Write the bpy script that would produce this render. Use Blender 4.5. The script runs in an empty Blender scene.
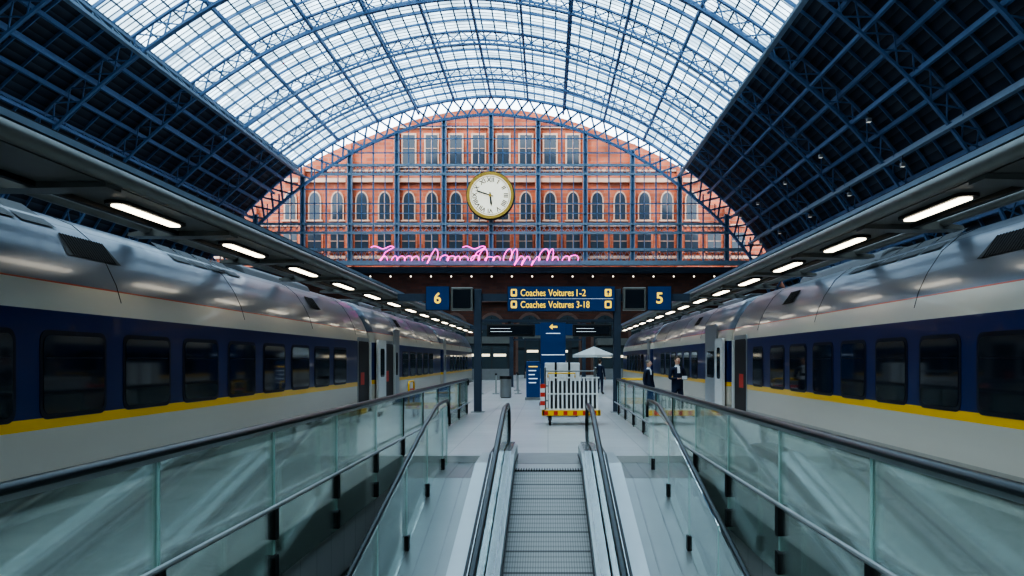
import bpy, math, random
from mathutils import Vector, Matrix
random.seed(7)
S=bpy.context.scene
COL=S.collection
# ---------------------------------------------------------------- materials
def base(name):
    m=bpy.data.materials.new(name); m.use_nodes=True
    nt=m.node_tree; return m,nt,nt.nodes,nt.links,nt.nodes['Principled BSDF']
def mat(name,c,rough=.5,metal=0,emit=0,ecol=None,noise=0,nscale=3,bump=0):
    m,nt,N,L,b=base(name)
    b.inputs['Base Color'].default_value=(*c,1)
    b.inputs['Roughness'].default_value=rough
    b.inputs['Metallic'].default_value=metal
    if emit:
        b.inputs['Emission Color'].default_value=(*(ecol or c),1)
        b.inputs['Emission Strength'].default_value=emit
    if noise:
        tc=N.new('ShaderNodeTexCoord'); n=N.new('ShaderNodeTexNoise'); n.inputs['Scale'].default_value=nscale
        n.inputs['Detail'].default_value=6
        L.new(tc.outputs['Object'],n.inputs['Vector'])
        mx=N.new('ShaderNodeMix'); mx.data_type='RGBA'
        mx.inputs[6].default_value=(*[x*(1-noise) for x in c],1)
        mx.inputs[7].default_value=(*[min(1,x*(1+noise)) for x in c],1)
        L.new(n.outputs['Fac'],mx.inputs[0]); L.new(mx.outputs[2],b.inputs['Base Color'])
    return m
def brickmat(name,c1,c2,mort,sx=1.0,rough=.85,plane='xz',bw=.5,bh=.25,ms=.02,offset=.5,noise=.25):
    m,nt,N,L,b=base(name)
    tc=N.new('ShaderNodeTexCoord'); sp=N.new('ShaderNodeSeparateXYZ'); cb=N.new('ShaderNodeCombineXYZ')
    L.new(tc.outputs['Object'],sp.inputs[0])
    a={'x':'X','y':'Y','z':'Z'}
    L.new(sp.outputs[a[plane[0]]],cb.inputs[0]); L.new(sp.outputs[a[plane[1]]],cb.inputs[1])
    br=N.new('ShaderNodeTexBrick'); br.offset=offset
    br.inputs['Scale'].default_value=sx
    br.inputs['Color1'].default_value=(*c1,1);br.inputs['Color2'].default_value=(*c2,1);br.inputs['Mortar'].default_value=(*mort,1)
    br.inputs['Brick Width'].default_value=bw;br.inputs['Row Height'].default_value=bh;br.inputs['Mortar Size'].default_value=ms
    L.new(cb.outputs[0],br.inputs['Vector'])
    n=N.new('ShaderNodeTexNoise'); n.inputs['Scale'].default_value=.35;n.inputs['Detail'].default_value=5
    L.new(tc.outputs['Object'],n.inputs['Vector'])
    mr=N.new('ShaderNodeMapRange'); mr.inputs['To Min'].default_value=1-noise*1.6; mr.inputs['To Max'].default_value=1+noise*1.6
    L.new(n.outputs['Fac'],mr.inputs['Value'])
    mx=N.new('ShaderNodeVectorMath'); mx.operation='SCALE'
    L.new(br.outputs['Color'],mx.inputs[0]); L.new(mr.outputs[0],mx.inputs['Scale'])
    L.new(mx.outputs[0],b.inputs['Base Color']); b.inputs['Roughness'].default_value=rough
    return m
def glassmat(name,tint,haze=.06,hz=(.6,.8,.75),refl=.05,rough=.02):
    m,nt,N,L,b=base(name); N.remove(b)
    out=N['Material Output']
    t=N.new('ShaderNodeBsdfTransparent'); t.inputs[0].default_value=(*tint,1)
    g=N.new('ShaderNodeBsdfGlossy'); g.inputs['Roughness'].default_value=rough; g.inputs[0].default_value=(.95,1,.98,1)
    d=N.new('ShaderNodeBsdfDiffuse'); d.inputs[0].default_value=(*hz,1)
    m1=N.new('ShaderNodeMixShader'); m1.inputs[0].default_value=haze
    L.new(t.outputs[0],m1.inputs[1]);L.new(d.outputs[0],m1.inputs[2])
    lw=N.new('ShaderNodeFresnel'); lw.inputs[0].default_value=1.45
    ma=N.new('ShaderNodeMath'); ma.operation='MULTIPLY_ADD'; ma.inputs[1].default_value=.6; ma.inputs[2].default_value=refl
    ma.use_clamp=True
    L.new(lw.outputs[0],ma.inputs[0])
    m2=N.new('ShaderNodeMixShader'); L.new(ma.outputs[0],m2.inputs[0])
    L.new(m1.outputs[0],m2.inputs[1]);L.new(g.outputs[0],m2.inputs[2]); L.new(m2.outputs[0],out.inputs[0])
    return m
M={}
M['steel_blue']=mat('steel_blue',(.11,.195,.34),.5,.1,noise=.2)
M['steel_dark']=mat('steel_dark',(.04,.06,.09),.55,.1,noise=.2)
M['steel_pale']=mat('steel_pale',(.24,.32,.41),.5,.1,noise=.15)
M['gal']=mat('galvanised',(.28,.29,.29),.4,.5,noise=.15)
M['gan']=mat('gantry_grey',(.19,.195,.18),.38,.35,noise=.15)
M['ganD']=mat('gantry_dark',(.02,.022,.024),.5,.2)
M['chrome']=mat('stainless',(.55,.57,.57),.25,.9,noise=.08,nscale=1)
M['stain']=mat('stainless_satin',(.46,.49,.49),.36,.7,noise=.1,nscale=1.5)
M['rampgrey']=mat('ramp_cladding',(.29,.31,.305),.32,.5,noise=.15,nscale=.8)
M['edge']=mat('glass_edge',(.45,.66,.60),.3)
M['black']=mat('black_rubber_and_door_shade',(.010,.011,.013),.45)
M['rail']=mat('dark_handrail',(.022,.03,.034),.28,.3)
M['white']=mat('white_paint',(.68,.68,.66),.4,noise=.06)
M['silver']=mat('silver_paint',(.40,.42,.44),.3,.5,noise=.08)
M['podgrey']=mat('roof_equipment_grey',(.10,.11,.12),.5,.2,noise=.1)
M['pane']=mat('dark_pane',(.012,.018,.030),.06,0)
M['pane'].node_tree.nodes['Principled BSDF'].inputs['Specular IOR Level'].default_value=.7
M['frame']=mat('window_rubber',(.006,.009,.022),.4)
M['yellow']=mat('yellow_paint',(.85,.50,.02),.45)
M['red']=mat('red_paint',(.6,.05,.03),.45)
M['sign']=mat('sign_blue',(.014,.055,.17),.4,emit=.05)
M['signy']=mat('sign_yellow',(.95,.62,.05),.5,emit=.7)
M['signw']=mat('sign_white',(.8,.85,.9),.5,emit=.4)
M['screen']=mat('screen_dark',(.01,.012,.016),.12,emit=.03,ecol=(.1,.2,.3))
M['lamp']=mat('warm_tube_light',(1,.93,.78),.5,emit=4.0,ecol=(1,.88,.68))
M['bulb']=mat('warm_bulb',(1,.9,.7),.5,emit=1.6,ecol=(1,.88,.7))
M['dimlens']=mat('dim_lens',(.6,.6,.58),.3,emit=.3,ecol=(1,.95,.85))
M['neon']=mat('pink_neon',(.9,.1,.6),.5,emit=2.0,ecol=(1,.06,.60))
M['gold']=mat('gilded_ring',(.62,.38,.09),.3,.75)
M['dial']=mat('cream_dial',(.85,.80,.64),.5,emit=.45,ecol=(1,.93,.74))  # emission added so the dial face reads brighter
M['ink']=mat('clock_black',(.012,.012,.015),.5)
M['stone']=mat('pale_stone',(.42,.28,.215),.8,noise=.25,nscale=.6)
M['dstone']=mat('dark_stone',(.16,.10,.08),.8,noise=.2,nscale=.6)  # darker stone tone for the end wall
M['wpane']=mat('facade_pane',(.03,.04,.055),.15)
M['skin']=mat('skin',(.60,.36,.26),.5)
M['navy']=mat('navy_cloth',(.012,.02,.05),.8,noise=.2,nscale=20)
M['shirt']=mat('white_shirt',(.7,.72,.75),.8)
M['hairb']=mat('brown_hair',(.05,.03,.018),.7)
M['hairg']=mat('grey_hair',(.18,.16,.14),.7)
M['canvas']=mat('white_canvas',(.55,.55,.53),.8)
M['kiosk']=mat('kiosk_dark',(.035,.04,.045),.5)
M['shoplit']=mat('shop_light',(.9,.8,.6),.5,emit=1.0,ecol=(1,.85,.6))
M['shopglass']=mat('shop_glass',(.06,.08,.09),.15)
M['glass']=glassmat('green_glass',(.89,.935,.915),.085,(.68,.75,.72),.045)
M['glasst']=glassmat('clear_glass',(.89,.93,.925),.05,(.65,.7,.7),.05)
M['brick']=brickmat('red_brick',(.38,.105,.052),(.25,.066,.036),(.26,.14,.10),1,bw=1.6,bh=.5,ms=.04,noise=.55)
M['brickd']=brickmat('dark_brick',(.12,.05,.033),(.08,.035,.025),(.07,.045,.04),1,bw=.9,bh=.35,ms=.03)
M['brickside']=brickmat('dark_brick_side',(.11,.045,.03),(.07,.03,.022),(.06,.04,.035),1,plane='yz',bw=.9,bh=.35,ms=.03)
M['floor']=brickmat('platform_tiles',(.50,.50,.49),(.45,.455,.45),(.33,.34,.34),1,rough=.3,plane='xy',bw=.9,bh=.6,ms=.012,offset=0,noise=.12)
M['ballast']=mat('track_bed',(.06,.055,.05),.9,noise=.4,nscale=12)
M['shaft']=mat('shaft_cladding',(.32,.34,.335),.35,.3,noise=.25,nscale=.6)
M['lowfloor']=mat('undercroft_floor',(.30,.315,.31),.35,noise=.1)
def livery():
    m,nt,N,L,b=base('train_livery')
    tc=N.new('ShaderNodeTexCoord'); sp=N.new('ShaderNodeSeparateXYZ'); L.new(tc.outputs['Object'],sp.inputs[0])
    mr=N.new('ShaderNodeMapRange'); mr.inputs['From Min'].default_value=-1; mr.inputs['From Max'].default_value=4
    L.new(sp.outputs['Z'],mr.inputs['Value'])
    cr=N.new('ShaderNodeValToRGB'); cr.color_ramp.interpolation='CONSTANT'; L.new(mr.outputs[0],cr.inputs[0])
    st=[(-1,(.02,.02,.024)),(-.25,(.36,.33,.28)),(.30,(.57,.52,.44)),(.865,(.90,.52,.02)),(1.0,(.009,.022,.12)),(2.30,(.70,.655,.56)),(2.64,(.62,.12,.06)),(2.665,(.19,.225,.285)),(3.05,(.08,.095,.12)),(3.062,(.17,.20,.255)),(3.5,(.08,.09,.11)),(3.512,(.13,.15,.18))]  # lowest cream stop is darkened, painting shade along the train's bottom
    e=cr.color_ramp.elements
    while len(e)>1: e.remove(e[-1])
    e[0].position=0; e[0].color=(*st[0][1],1)
    for z,c in st[1:]:
        k=e.new((z+1)/5); k.color=(*c,1)
    mp=N.new('ShaderNodeMapping'); mp.inputs['Scale'].default_value=(1,.15,1.2); L.new(tc.outputs['Object'],mp.inputs[0])
    n=N.new('ShaderNodeTexNoise'); n.inputs['Scale'].default_value=1.2; n.inputs['Detail'].default_value=3
    L.new(mp.outputs[0],n.inputs['Vector'])
    m2=N.new('ShaderNodeMapRange'); m2.inputs['To Min'].default_value=.9; m2.inputs['To Max'].default_value=1.1; L.new(n.outputs[0],m2.inputs[0])
    v=N.new('ShaderNodeVectorMath'); v.operation='SCALE'; L.new(cr.outputs[0],v.inputs[0]); L.new(m2.outputs[0],v.inputs['Scale'])
    L.new(v.outputs[0],b.inputs['Base Color'])
    b.inputs['Roughness'].default_value=.30
    g=N.new('ShaderNodeMath'); g.operation='GREATER_THAN'; g.inputs[1].default_value=2.665; L.new(sp.outputs['Z'],g.inputs[0])
    g2=N.new('ShaderNodeMath'); g2.operation='MULTIPLY'; g2.inputs[1].default_value=.25; L.new(g.outputs[0],g2.inputs[0]); L.new(g2.outputs[0],b.inputs['Metallic'])
    b.inputs['Coat Weight'].default_value=.2
    return m
M['livery']=livery()
def roofglass():
    m,nt,N,L,b=base('roof_glazing')
    out=N['Material Output']
    uv=N.new('ShaderNodeUVMap')
    def brick(w,h,ms,c1,c2,mo):
        br=N.new('ShaderNodeTexBrick'); br.offset=0; br.inputs['Scale'].default_value=1
        br.inputs['Brick Width'].default_value=w; br.inputs['Row Height'].default_value=h; br.inputs['Mortar Size'].default_value=ms
        br.inputs['Color1'].default_value=(*c1,1);br.inputs['Color2'].default_value=(*c2,1);br.inputs['Mortar'].default_value=(*mo,1)
        L.new(uv.outputs[0],br.inputs['Vector']); return br
    br=brick(1.1,.6,.065,(.82,.92,.98),(.28,.37,.45),(.05,.08,.12))
    n=N.new('ShaderNodeTexNoise'); n.inputs['Scale'].default_value=.5; n.inputs['Detail'].default_value=6; L.new(uv.outputs[0],n.inputs['Vector'])
    mr=N.new('ShaderNodeMapRange'); mr.inputs['From Min'].default_value=.3; mr.inputs['From Max'].default_value=.7; mr.inputs['To Min'].default_value=.4; mr.inputs['To Max'].default_value=1; L.new(n.outputs[0],mr.inputs[0])
    v=N.new('ShaderNodeVectorMath'); v.operation='SCALE'; L.new(br.outputs['Color'],v.inputs[0]); L.new(mr.outputs[0],v.inputs['Scale'])
    t=N.new('ShaderNodeBsdfTransparent'); L.new(v.outputs[0],t.inputs[0])
    d=N.new('ShaderNodeBsdfTranslucent'); d.inputs[0].default_value=(.55,.68,.75,1)
    mx=N.new('ShaderNodeMixShader'); mx.inputs[0].default_value=.22
    L.new(t.outputs[0],mx.inputs[1]);L.new(d.outputs[0],mx.inputs[2])
    b.inputs['Base Color'].default_value=(.10,.15,.21,1); b.inputs['Roughness'].default_value=.6
    m2=N.new('ShaderNodeMixShader'); L.new(br.outputs['Fac'],m2.inputs[0]); L.new(mx.outputs[0],m2.inputs[1]); L.new(b.outputs[0],m2.inputs[2])
    L.new(m2.outputs[0],out.inputs[0]); return m
M['roofglass']=roofglass()
def deckmat():
    m,nt,N,L,b=base('roof_boarding')
    uv=N.new('ShaderNodeUVMap'); w=N.new('ShaderNodeTexWave'); w.bands_direction='X'; w.inputs['Scale'].default_value=.55; w.wave_profile='SAW'
    w.inputs['Distortion'].default_value=0
    L.new(uv.outputs[0],w.inputs['Vector'])
    cr=N.new('ShaderNodeValToRGB'); cr.color_ramp.elements[0].color=(.010,.015,.024,1); cr.color_ramp.elements[1].color=(.06,.08,.115,1)
    L.new(w.outputs[0],cr.inputs[0]); L.new(cr.outputs[0],b.inputs['Base Color']); b.inputs['Roughness'].default_value=.6
    return m
M['deck']=deckmat()
def beltmat():
    m,nt,N,L,b=base('travelator_belt')
    tc=N.new('ShaderNodeTexCoord'); sp=N.new('ShaderNodeSeparateXYZ'); L.new(tc.outputs['Object'],sp.inputs[0])
    def saw(period,th,axis='Y'):
        a=N.new('ShaderNodeMath'); a.operation='MULTIPLY'; a.inputs[1].default_value=1/period; L.new(sp.outputs[axis],a.inputs[0])
        f=N.new('ShaderNodeMath'); f.operation='FRACT'; L.new(a.outputs[0],f.inputs[0])
        g=N.new('ShaderNodeMath'); g.operation='LESS_THAN'; g.inputs[1].default_value=th; L.new(f.outputs[0],g.inputs[0]); return g
    a=saw(.133,.3); c=saw(.532,.09); d=saw(.03,.4,'X')
    mx=N.new('ShaderNodeMix'); mx.data_type='RGBA'; mx.inputs[6].default_value=(.29,.288,.275,1); mx.inputs[7].default_value=(.21,.21,.20,1); L.new(a.outputs[0],mx.inputs[0])
    my=N.new('ShaderNodeMix'); my.data_type='RGBA'; my.inputs[7].default_value=(.08,.08,.08,1); L.new(mx.outputs[2],my.inputs[6]); L.new(c.outputs[0],my.inputs[0])
    mz=N.new('ShaderNodeMix'); mz.data_type='RGBA'; mz.blend_type='MULTIPLY'; mz.inputs[7].default_value=(.7,.7,.7,1); L.new(my.outputs[2],mz.inputs[6]); L.new(d.outputs[0],mz.inputs[0])
    L.new(mz.outputs[2],b.inputs['Base Color']); b.inputs['Roughness'].default_value=.45; b.inputs['Metallic'].default_value=.3
    return m
M['belt']=beltmat()
# ---------------------------------------------------------------- mesh builder
class MB:
    def __init__(s): s.v=[];s.f=[];s.m=[];s.uv=[];s.names=[]
    def mi(s,n):
        if n not in s.names: s.names.append(n)
        return s.names.index(n)
    def add(s,vs,fs,mt):
        o=len(s.v); s.v+= [tuple(v) for v in vs]; k=s.mi(mt)
        for f in fs: s.f.append(tuple(o+i for i in f)); s.m.append(k)
    def box(s,a,b,mt):
        x0,y0,z0=[min(p,q) for p,q in zip(a,b)]; x1,y1,z1=[max(p,q) for p,q in zip(a,b)]
        s.add([(x0,y0,z0),(x1,y0,z0),(x1,y1,z0),(x0,y1,z0),(x0,y0,z1),(x1,y0,z1),(x1,y1,z1),(x0,y1,z1)],
              [(0,3,2,1),(4,5,6,7),(0,1,5,4),(1,2,6,5),(2,3,7,6),(3,0,4,7)],mt); return s
    def beam(s,p,q,w,h,mt,side=None):
        p=Vector(p);q=Vector(q);d=(q-p)
        if d.length<1e-6: return s
        d.normalize()
        sd=Vector(side) if side else (Vector((0,1,0)) if abs(d.y)<.9 else Vector((1,0,0)))
        up=d.cross(sd).normalized(); sd=up.cross(d).normalized()
        sd*=w/2; up*=h/2
        vs=[p-sd-up,p+sd-up,p+sd+up,p-sd+up,q-sd-up,q+sd-up,q+sd+up,q-sd+up]
        s.add(vs,[(0,3,2,1),(4,5,6,7),(0,1,5,4),(1,2,6,5),(2,3,7,6),(3,0,4,7)],mt); return s
    def tube(s,pts,rx,mt,n=10,rz=None,closed=False):
        rz=rz or rx; pts=[Vector(p) for p in pts]; o=len(s.v); k=s.mi(mt); N=len(pts)
        side=None
        for i,p in enumerate(pts):
            if closed: t=(pts[(i+1)%N]-pts[i-1])
            else: t=(pts[min(i+1,N-1)]-pts[max(i-1,0)])
            t.normalize()
            if side is None:
                ref=Vector((1,0,0)) if abs(t.x)<.8 else Vector((0,0,1))
                side=(ref-t*ref.dot(t)).normalized()
            else: side=(side-t*side.dot(t)).normalized()
            up=t.cross(side)
            for j in range(n):
                a=2*math.pi*j/n
                s.v.append(tuple(p+side*rx*math.cos(a)+up*rz*math.sin(a)))
        for i in range(N if closed else N-1):
            i2=(i+1)%N
            for j in range(n):
                s.f.append((o+i*n+j,o+i*n+(j+1)%n,o+i2*n+(j+1)%n,o+i2*n+j)); s.m.append(k)
        if not closed:
            s.f.append(tuple(o+j for j in reversed(range(n)))); s.m.append(k)
            s.f.append(tuple(o+(N-1)*n+j for j in range(n))); s.m.append(k)
        return s
    def prism(s,pts,plane,c0,c1,mt):
        def P(a,b,c):
            return {'yz':(c,a,b),'xz':(a,c,b),'xy':(a,b,c)}[plane]
        n=len(pts)
        vs=[P(a,b,c0) for a,b in pts]+[P(a,b,c1) for a,b in pts]
        fs=[tuple(range(n)),tuple(reversed(range(n,2*n)))]+[(i,n+i,n+(i+1)%n,(i+1)%n) for i in range(n)]
        s.add(vs,fs,mt); return s
    def sphere(s,c,r,mt,nu=12,nv=8,sc=(1,1,1)):
        vs=[];fs=[]
        for i in range(nv+1):
            th=math.pi*i/nv
            for j in range(nu):
                ph=2*math.pi*j/nu
                vs.append((c[0]+r*sc[0]*math.sin(th)*math.cos(ph),c[1]+r*sc[1]*math.sin(th)*math.sin(ph),c[2]+r*sc[2]*math.cos(th)))
        for i in range(nv):
            for j in range(nu):
                fs.append((i*nu+j,(i+1)*nu+j,(i+1)*nu+(j+1)%nu,i*nu+(j+1)%nu))
        s.add(vs,fs,mt); return s
    def mesh(s,name):
        me=bpy.data.meshes.new(name); me.from_pydata(s.v,[],s.f)
        for n in s.names: me.materials.append(M[n])
        me.polygons.foreach_set('material_index',s.m); me.update(); return me
def rr(a0,a1,b0,b1,r,n=5):
    out=[]
    for cx_,cy_,st in ((a1-r,b1-r,0),(a0+r,b1-r,90),(a0+r,b0+r,180),(a1-r,b0+r,270)):
        for i in range(n+1):
            t=math.radians(st+90*i/n); out.append((cx_+r*math.cos(t),cy_+r*math.sin(t)))
    return out
def tag(o,label=None,cat=None,kind=None,group=None):
    if label:o['label']=label
    if cat:o['category']=cat
    if kind:o['kind']=kind
    if group:o['group']=group
    return o
def thing(name,loc,label,cat,group=None):
    e=bpy.data.objects.new(name,None); e.empty_display_size=.3; e.location=loc; COL.objects.link(e)
    return tag(e,label,cat,None,group)
def ob(name,mb,parent=None,label=None,cat=None,kind=None,group=None,smooth=False,bevel=0):
    me=mb.mesh(name) if isinstance(mb,MB) else mb
    o=bpy.data.objects.new(name,me); COL.objects.link(o)
    if smooth:
        for p in me.polygons: p.use_smooth=True
        if hasattr(me,'set_sharp_from_angle'): me.set_sharp_from_angle(angle=math.radians(40))
    if bevel:
        b=o.modifiers.new('bevel','BEVEL'); b.width=bevel; b.segments=2; b.limit_method='ANGLE'
    if parent:
        o.parent=parent
        W=Matrix.Translation(parent['_w'] if '_w' in parent else parent.location)
        o['_w']=(0.0,0.0,0.0)
        o.matrix_parent_inverse=W.inverted()
    return tag(o,label,cat,kind,group)
def copything(e,loc,rotz=0,label=None):
    n=e.copy(); n.location=loc; n.rotation_euler=(0,0,rotz); COL.objects.link(n)
    def rec(src,dst):
        for c in list(src.children):
            k=c.copy(); k.parent=dst; k.matrix_parent_inverse=c.matrix_parent_inverse.copy(); COL.objects.link(k); rec(c,k)
    rec(e,n)
    if label:n['label']=label
    return n
def textmesh(txt,x,y,z,h,mt,w=None,align='CENTER',depth=.01,bold=0):
    cu=bpy.data.curves.new('t','FONT'); cu.body=txt; cu.extrude=.01; cu.offset=bold
    o=bpy.data.objects.new('t',cu); COL.objects.link(o)
    bpy.context.view_layer.update()
    me=bpy.data.meshes.new_from_object(o.evaluated_get(bpy.context.evaluated_depsgraph_get()))
    bpy.data.objects.remove(o)
    xs=[v.co.x for v in me.vertices]; ys=[v.co.y for v in me.vertices]
    X0,X1,Y0,Y1=min(xs),max(xs),min(ys),max(ys)
    sy=h/(Y1-Y0); sx=(w/(X1-X0)) if w else sy
    W=(X1-X0)*sx; ox={'CENTER':-W/2,'LEFT':0,'RIGHT':-W}[align]
    for v in me.vertices:
        a=(v.co.x-X0)*sx+ox; b=(v.co.y-Y0)*sy-(h/2); c=v.co.z
        v.co=(x+a, y-c/.01*depth, z+b)
    me.materials.clear(); me.materials.append(M[mt]); return me
# ---------------------------------------------------------------- camera, world
H=1.7; F=800.
cam=bpy.data.cameras.new('cam'); co=bpy.data.objects.new('camera',cam); COL.objects.link(co)
co.location=(0,0,H); co.rotation_euler=(math.pi/2,0,0); cam.sensor_width=36; cam.lens=36*F/1024
cam.shift_x=-36/1024; cam.shift_y=72/1024; cam.clip_end=600; cam.clip_start=.05
S.camera=co
w=bpy.data.worlds.new('sky'); S.world=w; w.use_nodes=True
bg=w.node_tree.nodes['Background']; bg.inputs[0].default_value=(.79,.91,1.0,1); bg.inputs[1].default_value=3.1
sl=bpy.data.lights.new('sun','SUN'); sl.energy=2.3; sl.angle=math.radians(14); sl.color=(1,.94,.86)
so=bpy.data.objects.new('sun',sl); COL.objects.link(so); so.rotation_euler=(math.radians(42),0,math.radians(-22))
try:
    S.view_settings.view_transform='AgX'; S.view_settings.look='AgX - High Contrast'; S.view_settings.exposure=0.36
except Exception as e: print(e)
# ---------------------------------------------------------------- roof profile
CX=-6.4; YG=90.
CP=[(0,31.6),(5,31.1),(10,29.9),(16,27.4),(21.4,24),(25.5,20.7),(28.8,17.4),(32,13),(34.8,6.8),(36.5,0)]
full=[(-u,z) for u,z in reversed(CP[1:])]+CP
def catmull(P,n=12):
    out=[];Q=[P[0]]+P+[P[-1]]
    for i in range(1,len(Q)-2):
        p0,p1,p2,p3=[Vector(q) for q in Q[i-1:i+3]]
        for k in range(n):
            t=k/n
            out.append(.5*((2*p1)+(p2-p0)*t+(2*p0-5*p1+4*p2-p3)*t*t+(3*p1-p0-3*p2+p3)*t**3))
    out.append(Vector(P[-1])); return out
dense=catmull(full)
cum=[0]
for i in range(1,len(dense)): cum.append(cum[-1]+(dense[i]-dense[i-1]).length)
TOT=cum[-1]
def at_s(s,off=0):
    s=max(0,min(TOT,s)); i=1
    while i<len(cum)-1 and cum[i]<s: i+=1
    t=(s-cum[i-1])/(cum[i]-cum[i-1]); p=dense[i-1].lerp(dense[i],t)
    a=dense[max(0,i-2)];b=dense[min(len(dense)-1,i+1)]; d=(b-a).normalized(); nrm=Vector((d.y,-d.x))
    p=p+nrm*off
    return p.x,p.y
def s_of_u(u):
    for i in range(1,len(dense)):
        if dense[i].x>=u: 
            t=(u-dense[i-1].x)/(dense[i].x-dense[i-1].x); return cum[i-1]+t*(cum[i]-cum[i-1])
    return TOT
def z_of_u(u,off=0):
    return at_s(s_of_u(u),off)[1]
sA,sB=s_of_u(-22),s_of_u(22)
YB=-40.
def strip(segs,y0,y1,mt,mb,uvs,ny=1):
    for a,b in segs:
        (x0,z0),(x1,z1)=at_s(a),at_s(b)
        mb.add([(CX+x0,y0,z0),(CX+x1,y0,z1),(CX+x1,y1,z1),(CX+x0,y1,z0)],[(0,1,2,3)],mt)
        uvs+= [(a,y0+50),(b,y0+50),(b,y1+50),(a,y1+50)]
mb=MB();uvs=[]
def segs(a,b,n): return [(a+(b-a)*i/n,a+(b-a)*(i+1)/n) for i in range(n)]
strip(segs(0,sA,24),YB,YG+1,'deck',mb,uvs); strip(segs(sA,sB,48),YB,YG+1,'roofglass',mb,uvs); strip(segs(sB,TOT,24),YB,YG+1,'deck',mb,uvs)
me=mb.mesh('ceiling'); ul=me.uv_layers.new(name='UVMap')
for i,l in enumerate(ul.data): l.uv=uvs[i]
ob('ceiling',me,kind='structure',label='glazed barrel-vault train shed roof with dark boarded lower slopes')
mb=MB(); mb.prism([(CX+p.x,p.y) for p in dense],'xz',YB-1,YB,'brickd'); ob('wall_light_block',mb,kind='structure')  # unseen opaque end wall, added to keep sky light out behind the camera
def lattice_arch(y,o0,o1,cw,n,web,mt,s0=0,s1=None,x=True):
    s1=s1 or TOT; mb=MB()
    pts=[s0+(s1-s0)*i/n for i in range(n+1)]
    A=[at_s(s,o0) for s in pts];B=[at_s(s,o1) for s in pts]
    for i in range(n):
        mb.beam((A[i][0],y,A[i][1]),(A[i+1][0],y,A[i+1][1]),cw,cw*.6,mt)
        mb.beam((B[i][0],y,B[i][1]),(B[i+1][0],y,B[i+1][1]),cw,cw*.6,mt)
        if x or i%2==0: mb.beam((A[i][0],y,A[i][1]),(B[i+1][0],y,B[i+1][1]),web,web,mt)
        if x or i%2==1: mb.beam((B[i][0],y,B[i][1]),(A[i+1][0],y,A[i+1][1]),web,web,mt)
    return mb
rib_me=lattice_arch(0,.25,1.45,.24,72,.08,'steel_blue').mesh('roof_rib')
for k in range(8):
    o=ob('roof_rib',rib_me,label='blue steel lattice arch rib spanning the train shed',cat='roof rib',group='main arch ribs of the shed roof')
    o.location=(CX,18+9*k,0)
thin=MB()
n=60
for i in range(n):
    a=at_s(TOT*i/n,.18);b=at_s(TOT*(i+1)/n,.18); thin.beam((a[0],0,a[1]),(b[0],0,b[1]),.10,.18,'steel_blue')
thin_me=thin.mesh('roof_rafter')
for k in range(32):
    if k%4==0: continue
    o=ob('roof_rafter',thin_me,label='slim blue steel arched rafter under the roof',cat='roof rafter',group='secondary rafters of the shed roof')
    o.location=(CX,18+2.25*k,0)
def purlin(u,depth,w_,mt,latt):
    s=s_of_u(u); mb=MB(); (x0,z0)=at_s(s,.35);(x1,z1)=at_s(s,.35+depth)
    if not latt:
        mb.beam((CX+x0,-16,z0),(CX+x0,YG,z0),w_,.3,mt)
    else:
        mb.beam((CX+x0,-16,z0),(CX+x0,YG,z0),w_,.2,mt); mb.beam((CX+x1,-16,z1),(CX+x1,YG,z1),w_,.2,mt)
        y=9
        while y<YG-.1:
            mb.beam((CX+x0,y,z0),(CX+x1,y+1.125,z1),.08,.08,mt,(1,0,0)); mb.beam((CX+x1,y+1.125,z1),(CX+x0,y+2.25,z0),.08,.08,mt,(1,0,0)); y+=2.25
    ob('roof_purlin',mb,label='blue steel purlin running along the vaulted roof',cat='roof purlin',group='longitudinal purlins of the shed roof')
for u in (0,4.2,8.4,12.8,17.3): 
    for sg in ((1,) if u==0 else (1,-1)): purlin(sg*u,.7,.2,'steel_blue',u in (8.4,))
for u,d in ((22,1.2),(23.6,.6),(25,.6),(26.4,.6),(27.8,.9),(29,.5),(30.2,1.1),(31.3,.6),(32.3,.6),(33.2,.6),(34,.8),(34.8,.6),(35.4,.5)):
    for sg in (1,-1): purlin(sg*u,d,{22:.36,30.2:.34}.get(u,.2),'steel_pale' if u in (22,30.2) else 'steel_blue',u in (22,25,27.8,30.2,32.3,34))
fl=thing('floodlight',(CX+20,50,20),'small dark floodlight hung from the roof steel','floodlight','floodlights along the roof purlins')
mb=MB().beam((CX+20,50,20),(CX+20,50,19.5),.05,.05,'ganD'); ob('hanger',mb,fl)
mb=MB().box((CX+19.85,49.85,19.25),(CX+20.15,50.15,19.5),'gal'); ob('lamp_housing',mb,fl,bevel=.04)
mb=MB().box((CX+19.88,49.88,19.23),(CX+20.12,50.12,19.25),'dimlens'); ob('lens',mb,fl)
first=True
for u in (-30.2,-27.8,27.8,30.2):
    for y in (51,60,69,78,85):
        px,pz=at_s(s_of_u(u),1.5 if abs(u)>30 else 1.3)
        loc=(CX+px,y,pz)
        if first: fl.location=loc; first=False; continue
        copything(fl,loc)
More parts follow.
